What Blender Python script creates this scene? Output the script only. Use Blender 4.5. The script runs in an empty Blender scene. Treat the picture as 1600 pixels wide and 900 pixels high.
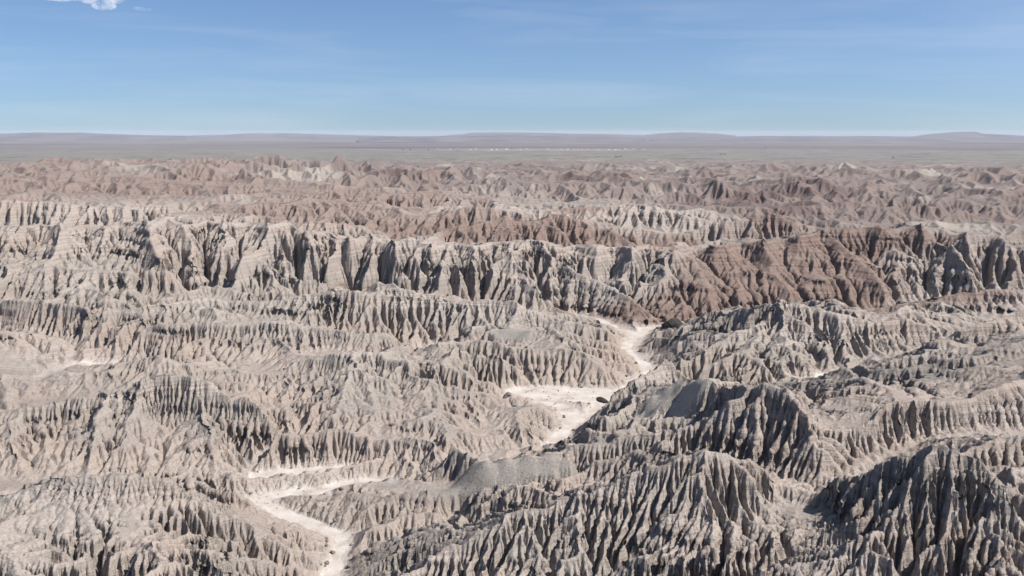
import bpy, bmesh, math, random, time
import numpy as np
T0 = time.time()
R = math.radians
random.seed(4)
# ------------------------------------------------------------------ camera, sky, sun, exposure
sc = bpy.context.scene
COL = sc.collection
FPX, CX, CY, PITCH, CAMZ = 1386.0, 800.0, 450.0, R(9.94), 150.0
cd = bpy.data.cameras.new('camera')
cam = bpy.data.objects.new('camera', cd)
COL.objects.link(cam)
cam.location = (0, 0, CAMZ)
cam.rotation_euler = (math.pi / 2 - PITCH, 0, 0)
cd.sensor_width = 36.0
cd.lens = 36.0 * FPX / 1600.0
cd.clip_start, cd.clip_end = 1.0, 200000.0
sc.camera = cam

SUN_DIR = np.array([0.61, -0.12, 0.77]); SUN_DIR = SUN_DIR / np.linalg.norm(SUN_DIR)
sun_el = math.asin(SUN_DIR[2]); sun_az = math.atan2(SUN_DIR[0], SUN_DIR[1])   # clockwise from +Y
sd = bpy.data.lights.new('sun', 'SUN')
sd.energy, sd.angle, sd.color = 5.0, R(0.53), (1.0, 0.958, 0.905)
sun = bpy.data.objects.new('sun', sd)
COL.objects.link(sun)
from mathutils import Vector
sun.rotation_euler = Vector(-SUN_DIR).to_track_quat('-Z', 'Y').to_euler()
sun.location = (300, 0, 500)

world = bpy.data.worlds.new('World')
sc.world = world
world.use_nodes = True
wn, wl = world.node_tree.nodes, world.node_tree.links
wn.clear()
w_out = wn.new('ShaderNodeOutputWorld')
w_bg = wn.new('ShaderNodeBackground'); w_bg.inputs['Strength'].default_value = 0.076
sky = wn.new('ShaderNodeTexSky')
sky.sky_type = 'NISHITA'; sky.sun_disc = False
sky.sun_elevation = sun_el; sky.sun_rotation = sun_az
sky.altitude = 400; sky.air_density = 0.8; sky.dust_density = 1.2; sky.ozone_density = 6.0
sk_add = wn.new('ShaderNodeVectorMath'); sk_add.operation = 'ADD'; sk_add.inputs[1].default_value = (0, 0, 0.035)
sk_nrm = wn.new('ShaderNodeVectorMath'); sk_nrm.operation = 'NORMALIZE'
# thin high cirrus over the whole sky
tc = wn.new('ShaderNodeTexCoord')
mp = wn.new('ShaderNodeMapping'); mp.inputs['Scale'].default_value = (2.2, 2.2, 26.0); mp.inputs['Rotation'].default_value = (0, R(2.5), 0)
nz = wn.new('ShaderNodeTexNoise'); nz.inputs['Scale'].default_value = 1.3; nz.inputs['Detail'].default_value = 7; nz.inputs['Roughness'].default_value = 0.55
nz.inputs['Distortion'].default_value = 0.5
rmp = wn.new('ShaderNodeValToRGB')
rmp.color_ramp.elements[0].position = 0.45; rmp.color_ramp.elements[0].color = (0, 0, 0, 1)
rmp.color_ramp.elements[1].position = 0.72; rmp.color_ramp.elements[1].color = (0.16, 0.16, 0.16, 1)
mixw = wn.new('ShaderNodeMix'); mixw.data_type = 'RGBA'
mixw.inputs[7].default_value = (6.2, 6.6, 7.2, 1)
wl.new(tc.outputs['Generated'], mp.inputs['Vector']); wl.new(mp.outputs[0], nz.inputs['Vector'])
wl.new(nz.outputs['Fac'], rmp.inputs['Fac']); wl.new(rmp.outputs['Color'], mixw.inputs[0])
wl.new(tc.outputs['Generated'], sk_add.inputs[0]); wl.new(sk_add.outputs[0], sk_nrm.inputs[0]); wl.new(sk_nrm.outputs[0], sky.inputs['Vector'])
wl.new(sky.outputs[0], mixw.inputs[6]); wl.new(mixw.outputs[2], w_bg.inputs['Color'])
wl.new(w_bg.outputs[0], w_out.inputs['Surface'])

vs = sc.view_settings
vs.view_transform = 'Standard'; vs.look = 'None'; vs.exposure = 0.78; vs.gamma = 1.0; vs.use_curve_mapping = False
sc.cycles.max_bounces = 4; sc.cycles.diffuse_bounces = 2; sc.cycles.volume_bounces = 3
sc.cycles.use_denoising = True
try:
    sc.cycles.denoiser = 'OPENIMAGEDENOISE'; sc.cycles.denoising_input_passes = 'RGB_ALBEDO_NORMAL'; sc.cycles.denoising_prefilter = 'ACCURATE'
except Exception: pass

# ------------------------------------------------------------------ helpers
def ray(px, py):
    a = (px - CX) / FPX; b = (CY - py) / FPX
    cp, sp = math.cos(PITCH), math.sin(PITCH)
    return np.array([a, cp + b * sp, b * cp - sp])
def G(px, py, z=0.0):            # where the sight line meets elevation z
    d = ray(px, py); t = (z - CAMZ) / d[2]
    return (d[0] * t, d[1] * t, z)
def D(px, py, y):                # point on the sight line at distance y ahead
    d = ray(px, py); t = y / d[1]
    return (d[0] * t, y, CAMZ + d[2] * t)

_rng = np.random.RandomState(11)
_perm = _rng.permutation(4096).astype(np.int32)
_perm = np.concatenate([_perm, _perm])
_ga = _rng.rand(4096) * 2 * np.pi
_gx, _gy = np.cos(_ga).astype(np.float32), np.sin(_ga).astype(np.float32)
def perlin(x, y):
    xf = np.floor(x); yf = np.floor(y)
    xi = xf.astype(np.int32); yi = yf.astype(np.int32)
    fx = (x - xf).astype(np.float32); fy = (y - yf).astype(np.float32)
    u = fx * fx * fx * (fx * (fx * 6 - 15) + 10); v = fy * fy * fy * (fy * (fy * 6 - 15) + 10)
    x0 = xi & 4095; x1 = (xi + 1) & 4095; y0 = yi & 4095; y1 = (yi + 1) & 4095
    def g(a, b, dx, dy):
        k = _perm[_perm[a] + b]
        return _gx[k] * dx + _gy[k] * dy
    n00 = g(x0, y0, fx, fy); n10 = g(x1, y0, fx - 1, fy)
    n01 = g(x0, y1, fx, fy - 1); n11 = g(x1, y1, fx - 1, fy - 1)
    a = n00 + u * (n10 - n00); b = n01 + u * (n11 - n01)
    return 1.5 * (a + v * (b - a))
def fbm(x, y, wl_, octv, gain=0.5, ridged=False, seed=0.0):
    o = np.zeros(x.shape, np.float32); amp = 1.0; tot = 0.0; f = 1.0 / wl_
    for k in range(octv):
        n = perlin(x * f + 17.3 * k + seed, y * f - 9.1 * k + seed * 1.7)
        if ridged: n = 1 - 2 * np.abs(n)
        o += amp * n; tot += amp; amp *= gain; f *= 2.03
    return o / tot
def smooth(a, b, x):
    t = np.clip((x - a) / (b - a), 0, 1)
    return t * t * (3 - 2 * t)

# ------------------------------------------------------------------ the lie of the land: crest lines and wash lines
# crest: name, [(px, py, distance ahead)], geology
def crest(*p): return [D(*q) for q in p]
_top = ((-160,345,765),(0,346,768),(130,350,775),(300,341,785),(400,340,792),(440,346,795),(490,352,795),(560,364,798),(640,374,800),(700,379,800),(770,380,805),(833,371,808),(862,378,808),(930,384,808),(1000,388,805),(1070,391,805),(1130,380,810),(1180,372,818),(1280,358,836),(1380,350,840),(1440,347,838),(1500,360,825),(1560,371,815),(1620,368,810),(1720,365,805))
_wr = random.Random(77); _wpx = [-160 + 32 * k for k in range(60)]; _wdy = [(_wr.uniform(8, 40) if k % 2 else _wr.uniform(-34, -4)) for k in range(60)]; _wrow = [_wr.uniform(-3, 6) for k in range(60)]
def wall_at(px):
    return (px, float(np.interp(px, [q[0] for q in _top], [q[1] for q in _top]) + np.interp(px, _wpx, _wrow)), float(np.interp(px, [q[0] for q in _top], [q[2] for q in _top]) + np.interp(px, _wpx, _wdy)))
def wall_line(a, b): return crest(*[wall_at(px) for px in [a] + [q for q in _wpx if a < q < b] + [b]])
RIDGES = [
 ('near_a', crest((600,905,252),(700,852,262),(780,812,268),(860,778,273),(950,745,274),(1040,715,272),(1100,697,270),(1170,714,272),(1235,748,274),(1262,768,275))),
 ('near_b', crest((1262,768,272),(1300,732,262),(1400,704,250),(1490,691,243),(1535,722,240),(1600,775,236),(1700,850,230))),
 ('near_left', crest((-120,815,300),(-40,788,300),(0,776,300),(100,745,302),(180,730,305),(260,751,305),(330,786,300),(400,822,296),(470,860,292))),
 ('mound', crest((452,790,338),(520,779,336),(640,771,334),(720,762,326),(800,752,315))),
 ('mound', crest((572,757,362),(604,741,362),(640,753,360))),
 ('saddle', crest((625,683,392),(680,690,375),(760,714,345),(850,704,348),(930,690,352),(1010,672,352),(1080,655,350),(1140,625,345))),
 ('mid_right', crest((930,684,362),(1000,645,388),(1060,636,380))),
 ('mid_right', crest((875,700,372),(925,668,395),(962,636,415),(985,614,430),(1020,598,432),(1062,584,422),(1110,590,390),(1165,594,352),(1232,601,338),(1262,640,325),(1285,705,312))),
 ('mid_right', crest((1285,705,318),(1330,660,332),(1382,622,342),(1450,619,345),(1508,616,352),(1560,594,366),(1610,570,385),(1700,545,400))),
 ('bank', crest((940,632,452),(964,606,462),(985,590,470),(1008,574,480),(1030,564,490))),
 ('hummock', crest((962,541,602),(1000,531,606),(1040,533,602),(1062,520,605))),
 ('bluff', crest((250,690,405),(330,678,402),(395,690,394),(480,684,394),(560,684,394),(640,690,392))),
 ('left_mid', crest((-120,650,400),(-20,645,402),(60,632,405),(150,612,410),(230,594,415),(300,588,418),(350,600,415),(400,625,410))),
 ('left_mid', crest((150,612,410),(150,660,385),(140,705,368))),
 ('left_mid', crest((20,640,403),(20,690,378),(25,735,360))),
 ('left_mid', crest((300,588,418),(312,640,398),(330,700,374),(340,745,358))),
 ('centre', crest((420,566,505),(500,556,500),(560,549,498),(620,556,492),(675,560,492),(725,536,520),(770,548,520),(830,575,500),(880,590,500))),
 ('centre', crest((620,556,492),(660,590,470),(720,640,440),(760,680,418))),
 ('centre', crest((560,549,498),(540,600,455),(520,650,420))),
 ('pyramid', crest((700,505,610),(760,514,600),(820,518,600),(870,506,590),(905,535,570),(960,560,562),(990,585,545))),
 ('second', crest((330,470,640),(430,468,640),(545,453,640),(620,464,640),(700,472,640),(795,465,640),(850,484,630),(900,505,620),(960,520,610))),
 ('left_back', crest((-100,455,640),(0,462,630),(60,458,625),(105,465,615),(150,482,610),(200,478,610),(265,470,620),(330,456,640))),
 ('left_back', crest((250,500,575),(350,506,570),(450,500,575),(540,520,570),(600,515,575))),
 ('left_dune', crest((-120,545,530),(-30,556,525),(50,566,520),(120,592,500))),
 ('left_back', crest((-60,420,700),(80,415,700),(200,425,690),(330,425,690),(450,432,690))),
 ('great_wall', wall_line(-160, 1070)),
 ('great_wall', crest((833,371,805),(870,400,775),(930,440,740),(990,472,712),(1012,492,695))),
 ('great_wall', crest((640,374,795),(610,410,750),(590,440,720))),
 ('great_wall', crest((700,379,795),(690,420,750),(680,450,720))),
 ('great_wall', crest((440,346,790),(400,390,740),(360,420,700))),
 ('red_wall', wall_line(1070, 1720)),
 ('red_wall', crest((1180,372,815),(1200,410,775),(1225,445,735),(1240,470,705))),
 ('red_wall', crest((1280,358,835),(1330,400,780),(1380,440,730),(1410,470,700))),
 ('red_wall', crest((1440,347,835),(1500,400,760),(1540,430,720),(1560,455,700))),
 ('red_wall', crest((1070,391,800),(1090,420,765),(1100,450,725),(1110,478,698))),
 ('dark_hill', crest((1048,512,640),(1075,498,625),(1150,480,600),(1215,467,565),(1290,482,550),(1400,497,545),(1500,500,540),(1570,478,555),(1640,462,560))),
 ('dark_hill', crest((1215,467,565),(1225,510,525),(1235,560,492))),
 ('dark_hill', crest((1020,585,505),(1090,545,525),(1150,510,545),(1215,467,565))),
 ('red_low', crest((1330,492,660),(1400,476,660),(1500,456,665),(1620,446,670))),
 ('right_slope', crest((1390,575,430),(1480,560,430),(1560,540,440),(1640,520,450))),
 ('upper_left', crest((-160,300,940),(-50,303,945),(50,309,950),(140,317,955),(240,329,960),(340,338,960))),
 ('red_back', crest((640,348,1040),(690,334,1050),(740,322,1055),(790,318,1060),(850,322,1060),(885,340,1040))),
 ('red_back', crest((790,318,1060),(790,345,980),(800,368,920))),
 ('brown_cliff', crest((840,330,1150),(880,324,1160),(940,322,1160),(1005,320,1160),(1060,331,1150),(1110,336,1140),(1180,352,1100))),
 ('fin_hill', crest((1150,345,1010),(1200,324,1010),(1240,344,990),(1272,356,980))),
 ('red_rolls', crest((420,325,1100),(470,310,1150),(540,322,1150),(580,345,1050))),
 ('red_rolls', crest((240,320,1200),(330,305,1250),(400,302,1250),(440,320,1200))),
 ('red_rolls', crest((-80,280,1500),(60,272,1550),(140,276,1500),(200,290,1400),(260,300,1350))),
 ('red_rolls', crest((-100,250,2300),(30,246,2400),(110,252,2300),(200,256,2200),(270,260,2100),(330,272,1900))),
 ('pale_cone', crest((340,296,1500),(390,281,1550),(440,298,1480))),
 ('pale_peak', crest((690,306,1650),(725,290,1680),(762,275,1700),(800,290,1680),(830,302,1650))),
 ('red_back', crest((560,318,1250),(640,300,1350),(700,312,1300))),
]
_sr = random.Random(9)
for _px in list(range(-40, 700, 44)) + [745, 790, 885, 955, 1010, 1045, 1140, 1320, 1480, 1530, 1590]:
    _px += _sr.uniform(-10, 10)
    _, _r0, _y0 = wall_at(_px)
    _dx = _sr.uniform(-34, 34); _f = _sr.uniform(0.45, 1.0); _base = 425 if _px < 480 else 470
    RIDGES.append(('great_wall' if _px < 1100 else 'red_wall', crest((_px, _r0 + 4, _y0 - 3), (_px + _dx * .3, _r0 + (_base - _r0) * .40 * _f, _y0 - 36 * _f), (_px + _dx, _r0 + (_base - _r0) * _f, _y0 - 82 * _f))))
# wash: [(px, py)], elevation, half width, sand
def floor(p, z, w): return [G(q[0], q[1], z) + (w,) for q in p]
VALLEYS = [
 (floor([(505,960),(515,900),(532,855),(528,838),(500,824),(455,805),(418,788),(412,778),(440,770),(500,767)], 0, 2.9), 1),
 (floor([(500,767),(540,757),(575,749),(600,748)], 0, 2.6), 1),
 (floor([(600,748),(640,748),(690,744),(740,736),(800,722),(840,706),(864,694)], 0, 2), 0),
 (floor([(405,744),(440,740),(480,735),(540,731)], 0, 3.5), 1),
 (floor([(864,694),(885,675),(912,655),(945,630),(960,622),(990,602),(1016,574),(996,562),(975,549),(985,530),(1005,514),(1040,510)], 0, 2.9), 1),
 (floor([(835,614),(880,616),(935,620)], 0.4, 14), 1),
 (floor([(850,632),(890,640),(905,655)], 0.6, 6), 1),
 (floor([(985,520),(930,502),(900,496)], 0, 5), 1),
 (floor([(640,549),(660,548),(685,546)], 2, 6), 1),
 (floor([(130,572),(180,575),(235,576)], 3, 5), 1),
 (floor([(130,572),(60,600),(-80,610)], 4, 2), 0),
 (floor([(235,576),(330,570),(420,590)], 8, 1), 0),
 (floor([(1268,594),(1295,584)], 14, 2.2), 1),
 (floor([(1295,584),(1380,560),(1500,540),(1640,500)], 16, 1), 0),
 (floor([(1268,594),(1180,606),(1110,600)], 13, 1), 0),
 (floor([(1268,768),(1180,735),(1080,712)], 24, 1), 0),
 (floor([(1268,768),(1340,738),(1420,700),(1520,690),(1640,690)], 26, 1), 0),
 (floor([(905,500),(820,496),(740,486),(640,484),(540,478)], 3, 2), 0),
 (floor([(540,478),(430,490),(330,485),(250,492)], 9, 1), 0),
 (floor([(1040,510),(1100,500),(1200,494),(1300,492),(1420,486),(1640,478)], 4, 2), 0),
 (floor([(-100,775),(40,764),(120,756),(200,757),(290,768),(370,780),(405,784)], 3, 1), 0),
 (floor([(-100,520),(0,530),(120,540),(130,572)], 6, 1), 0),
 (floor([(470,700),(440,735)], 1, 1), 0),
 (floor([(640,744),(660,735)], 1, 1), 0),
 (floor([(560,760),(640,765),(690,770)], 1.5, 1), 0),
 (floor([(545,850),(620,825),(700,812)], 2.0, 4), 0),
 ([(-190,205,6,2),(-110,208,4,2),(-65,222,2,2),(-55,250,0,2)], 0),
 ([(-40,215,2,2),(0,188,4,2),(60,180,8,2),(110,176,14,2),(170,172,16,2)], 0),
 ([(-650,900,40,1),(-330,880,36,1),(-100,900,30,1),(100,930,24,1),(250,950,22,1),(420,950,20,1),(700,950,18,1)], 0),
 ([(-900,1120,45,1),(-500,1080,42,1),(-250,1050,38,1),(-120,980,34,1),(60,1080,28,1),(250,1060,22,1),(420,1050,20,1),(800,1100,15,1)], 0),
 ([(-1000,1380,48,1),(-480,1330,48,1),(-200,1250,38,1),(0,1250,30,1),(200,1280,20,1),(500,1250,14,1),(1000,1300,10,1)], 0),
 ([(-1200,1850,52,1),(-700,1800,50,1),(-400,1700,42,1),(-150,1560,34,1),(50,1500,28,1),(300,1500,16,1),(700,1500,10,1)], 0),
]

# side spurs: every crest sends shorter ribs down towards the nearest wash
_vs = np.array([q for p, sd_ in VALLEYS for a, b in zip(p[:-1], p[1:]) for q in [tuple(np.array(a) + (np.array(b) - np.array(a)) * f) for f in (0, .33, .66)]])
_spr = random.Random(23)
for _nm, _p in [q for q in RIDGES if q[0] not in ('great_wall', 'red_wall', 'saddle', 'mound', 'hummock', 'bank', 'left_dune', 'bluff', 'near_left', 'right_slope') and q[1][0][1] < 700]:
    for _a, _b in zip(_p[:-1], _p[1:]):
        _a = np.array(_a); _b = np.array(_b); _tn = (_b - _a)[:2]; _len = np.linalg.norm(_tn) + 1e-6; _tn = _tn / _len
        for _k in range(max(1, int(_len / 24))):
            for _sd in (-1, 1):
                if _spr.random() < 0.38: continue
                _c = _a + (_b - _a) * _spr.random()
                _dv = np.hypot(_vs[:, 0] - _c[0], _vs[:, 1] - _c[1]); _i = _dv.argmin()
                _zb = _vs[_i, 2]
                if _c[2] - _zb < 8: continue
                _an = math.atan2(_tn[1], _tn[0]) + _sd * (math.pi / 2 + _spr.uniform(-.75, .75)); _L = min(max(0.8 * _dv[_i], 14), 62) * _spr.uniform(.5, 1.0)
                _f = _spr.uniform(.45, .8)
                _m = (_c[0] + math.cos(_an) * _L * .45, _c[1] + math.sin(_an) * _L * .45, _c[2] - (_c[2] - _zb) * _f * .38)
                _an += _spr.uniform(-.5, .5)
                _e = (_m[0] + math.cos(_an) * _L * .55, _m[1] + math.sin(_an) * _L * .55, _c[2] - (_c[2] - _zb) * _f)
                if np.hypot(_vs[:, 0] - _e[0], _vs[:, 1] - _e[1]).min() < 7: continue
                RIDGES.append((_nm, [tuple(_c), _m, _e]))
print('spurs', len(RIDGES))

# ------------------------------------------------------------------ terrain grid (finer near the viewpoint, coarser towards the plain)
NU = 1120
TH = np.linspace(R(-36.5), R(36.5), NU)
r_near = np.exp(np.linspace(math.log(168), math.log(640), 560, endpoint=False))
r_wall = np.exp(np.linspace(math.log(640), math.log(900), 190, endpoint=False))
r_mid = np.exp(np.linspace(math.log(900), math.log(1900), 240, endpoint=False))
r_far = np.exp(np.linspace(math.log(1900), math.log(9000), 300))
RR = np.concatenate([r_near, r_wall, r_mid, r_far])
NV = len(RR)

def sample(poly, step):
    o = []
    for a, b in zip(poly[:-1], poly[1:]):
        a = np.array(a); b = np.array(b)
        n = max(1, int(np.linalg.norm((b - a)[:2]) / step))
        for k in range(n): o.append(a + (b - a) * k / n)
    o.append(np.array(poly[-1]))
    return np.array(o)

def macro(th, rr):
    X = (rr[:, None] * np.sin(th)[None, :]); Y = (rr[:, None] * np.cos(th)[None, :])
    wx = X + 9 * fbm(X, Y, 70, 4, seed=3.1) * smooth(150, 500, Y); wy = Y + 7 * fbm(X, Y, 70, 4, seed=8.7) * smooth(150, 500, Y)
    sh = X.shape
    x = wx.ravel().astype(np.float32); y = wy.ravel().astype(np.float32)
    rp, rid = [], []
    for i, (nm, p) in enumerate(RIDGES):
        s = sample(p, 6 if p[0][1] < 900 else 14); rp.append(s); rid += [i] * len(s)
    rp = np.vstack(rp).astype(np.float32); rid = np.array(rid)
    vp, vsand = [], []
    for p, sand in VALLEYS:
        s = sample(p, 2.5 if sand else (6 if p[0][1] < 850 else 14)); vp.append(s); vsand += [sand] * len(s)
    vp = np.vstack(vp).astype(np.float32); vsand = np.array(vsand)
    N = len(x)
    dr = np.empty(N, np.float32); zr = np.empty(N, np.float32); ri = np.empty(N, np.int32)
    dv = np.empty(N, np.float32); zv = np.empty(N, np.float32); ds = np.empty(N, np.float32)
    for a in range(0, N, 20000):
        xx = x[a:a + 20000, None]; yy = y[a:a + 20000, None]
        d2 = (xx - rp[:, 0]) ** 2 + (yy - rp[:, 1]) ** 2
        k = d2.argmin(1); ri[a:a + 20000] = rid[k]
        dr[a:a + 20000] = np.sqrt(d2[np.arange(len(k)), k])
        w = 1 / (d2 + 16) ** 1.6
        zr[a:a + 20000] = (w * rp[:, 2]).sum(1) / w.sum(1)
        d = np.sqrt((xx - vp[:, 0]) ** 2 + (yy - vp[:, 1]) ** 2) - vp[:, 3]
        dv[a:a + 20000] = d.min(1)
        ds[a:a + 20000] = (d + 1e4 * (1 - vsand)).min(1)
        w = 1 / (np.maximum(d, 0) ** 2 + 9) ** 1.6
        zv[a:a + 20000] = (w * vp[:, 2]).sum(1) / w.sum(1)
    rs = lambda q: q.reshape(sh)
    return X, Y, rs(dr), rs(zr), rs(ri), rs(dv), rs(zv), rs(ds)

SUB = 4
thc, rrc = TH[::SUB], RR[::SUB]
Xc, Yc, dr, zr, ri, dv, zv, ds = macro(thc, rrc)
print('macro', time.time() - T0)
t = np.maximum(dv, 0) / (np.maximum(dv, 0) + dr + 0.01)
wall = (Yc > 690) & (Yc < 860)
zmac = zv + (zr - zv) * np.clip(t, 0, 1) ** np.where(wall, 1.1, 0.95)
zmac = zmac + smooth(0.6, 0.95, t) * (5.0 * fbm(Xc, Yc, 48, 3, 0.55, seed=15.0)) * smooth(8, 30, zr - zv)
# cut banks beside the washes
bank = smooth(0, 4, ds) * 2.6 * (1 - smooth(30, 60, ds))
zmac = np.where(ds < 90, np.maximum(zmac, zv + bank), zmac)
wxc = Xc + 9 * fbm(Xc, Yc, 70, 4, seed=3.1) * smooth(150, 500, Yc); wyc = Yc + 7 * fbm(Xc, Yc, 70, 4, seed=8.7) * smooth(150, 500, Yc)
_bl = [G(q[0], q[1], 0) for q in ((385, 747), (405, 744), (440, 740), (480, 735), (540, 731), (600, 736), (660, 740))]
_yw = np.interp(wxc, [q[0] for q in _bl], [q[1] for q in _bl]) + 4.2
_in = smooth(_bl[0][0] - 3, _bl[1][0] + 2, wxc) * (1 - smooth(_bl[-2][0], _bl[-1][0], wxc))
zmac = np.maximum(zmac, 10.5 * smooth(0, 2.2, wyc - _yw) * (1 - smooth(16, 34, wyc - _yw)) * _in)
Rc = np.hypot(Xc, Yc); THc = np.arctan2(Xc, Yc)
far_w = smooth(1300, 1900, Rc)
plateau = 48 * np.exp(-((THc + 0.42) / 0.24) ** 2) * (1 - smooth(1800, 4200, Rc))
amp = (52 * (1 - smooth(1600, 5600, Rc)) + 10 * (1 - smooth(4500, 7000, Rc)) + 1.5)
zfar = plateau + 16 * (1 - smooth(1800, 5200, Rc)) - 4 + amp * (0.6 * fbm(Xc, Yc, 300, 4, 0.6, ridged=True, seed=5.0) + 0.4 * fbm(Xc, Yc, 900, 3, seed=2.0) + 0.22 * fbm(Xc, Yc, 110, 2, seed=2.5))
zfar = np.maximum(zfar, -6 + 3 * fbm(Xc, Yc, 300, 3, seed=6.0))
def blobc(px, py, y, rx, ry, XX, YY):
    x0, y0, _ = D(px, py, y)
    return np.exp(-(((XX - x0) / rx) ** 2 + ((YY - y0) / ry) ** 2) ** 1.5)
# smooth gravel-skinned slopes that the rills have not reached
SMOOTHS = [(760,735,338,26,11,.7),(850,715,338,15,7,.7),(1075,605,400,13,12,-.35),(1030,622,415,10,9,-.35),(800,530,592,16,10,.7),(600,757,352,7,5,.7),(40,590,515,28,20,.2),(-40,580,520,40,26,.2),(1310,607,372,16,5,.5)]
SM = np.zeros(Xc.shape)
GR0 = np.zeros(Xc.shape)
for q in SMOOTHS:
    bq = blobc(*q[:5], Xc, Yc); SM = np.maximum(SM, bq); GR0 = np.where(bq > 0.12, q[5], GR0)
SM = smooth(0.15, 0.7, SM)
special = np.exp(-(dr / 130) ** 2)
wfar = far_w * (1 - special * (Rc < 2600))
zmac = zmac * (1 - wfar) + zfar * wfar
zmac = zmac * (1 - smooth(7200, 8600, Rc)) - 6.0 * smooth(7200, 8600, Rc)

# ------------------------------------------------------------------ rain: flow routing and incision on the grid
def up(a, n0, n1, nu2, nv2):
    i = np.linspace(0, 1, nv2) * (n0 - 1); j = np.linspace(0, 1, nu2) * (n1 - 1)
    i0 = np.minimum(i.astype(int), n0 - 2); j0 = np.minimum(j.astype(int), n1 - 2)
    fi = (i - i0)[:, None].astype(np.float32); fj = (j - j0)[None, :].astype(np.float32)
    r0 = a[i0] * (1 - fi) + a[i0 + 1] * fi
    return r0[:, j0] * (1 - fj) + r0[:, j0 + 1] * fj
def shift(a, di, dj):
    b = np.full(a.shape, 1e9, a.dtype); n, m = a.shape
    b[max(0, -di):n - max(0, di), max(0, -dj):m - max(0, dj)] = a[max(0, di):n + min(0, di), max(0, dj):m + min(0, dj)]
    return b
NB = [(-1, 0), (1, 0), (0, -1), (0, 1), (-1, -1), (-1, 1), (1, -1), (1, 1)]
import heapq
def breach(h, rec, idx, p, sea):
    """join every closed hollow to its lowest pass, so that all run-off finds its way to a wash or out of the grid"""
    n, mm = h.shape; hf = h.ravel()
    roots = np.unique(p); lab = np.zeros(n * mm, np.int32)
    isl = ~sea.ravel()[roots]; k = int(isl.sum())
    if k == 0: return rec
    ids = np.zeros(len(roots), np.int64); ids[isl] = np.arange(1, k + 1); lab[roots] = ids; lab = lab[p]
    L = lab.reshape(n, mm); ea, eb = [], []
    for di, dj in ((0, 1), (1, 0), (1, 1), (1, -1)):
        a = idx[:n - di, max(0, -dj):mm - max(0, dj)]; b = idx[di:, max(0, dj):mm + min(0, dj)]
        d = lab[a.ravel()] != lab[b.ravel()]
        ea.append(a.ravel()[d]); eb.append(b.ravel()[d])
    ea, eb = np.concatenate(ea), np.concatenate(eb)
    w = np.maximum(hf[ea], hf[eb]); la, lb = lab[ea].astype(np.int64), lab[eb].astype(np.int64)
    sw = la > lb; ea, eb = np.where(sw, eb, ea), np.where(sw, ea, eb); la, lb = np.minimum(la, lb), np.maximum(la, lb)
    key = la * (k + 1) + lb; o = np.lexsort((w, key)); key = key[o]; first = np.concatenate([[True], key[1:] != key[:-1]])
    o = o[first]; adj = [[] for _ in range(k + 1)]
    for q, x, y in zip(o.tolist(), la[o].tolist(), lb[o].tolist()):
        adj[x].append((float(w[q]), y, int(eb[q]), int(ea[q]))); adj[y].append((float(w[q]), x, int(ea[q]), int(eb[q])))
    rl = np.zeros(k + 1, np.int64); rl[ids[isl]] = roots[isl]
    done = [False] * (k + 1); done[0] = True; hp = list(adj[0]); heapq.heapify(hp); rec = rec.copy()
    while hp:
        ww, y, inner, outer = heapq.heappop(hp)
        if done[y]: continue
        done[y] = True; rec[rl[y]] = outer
        for e in adj[y]:
            if not done[e[1]]: heapq.heappush(hp, e)
    return rec
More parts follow.
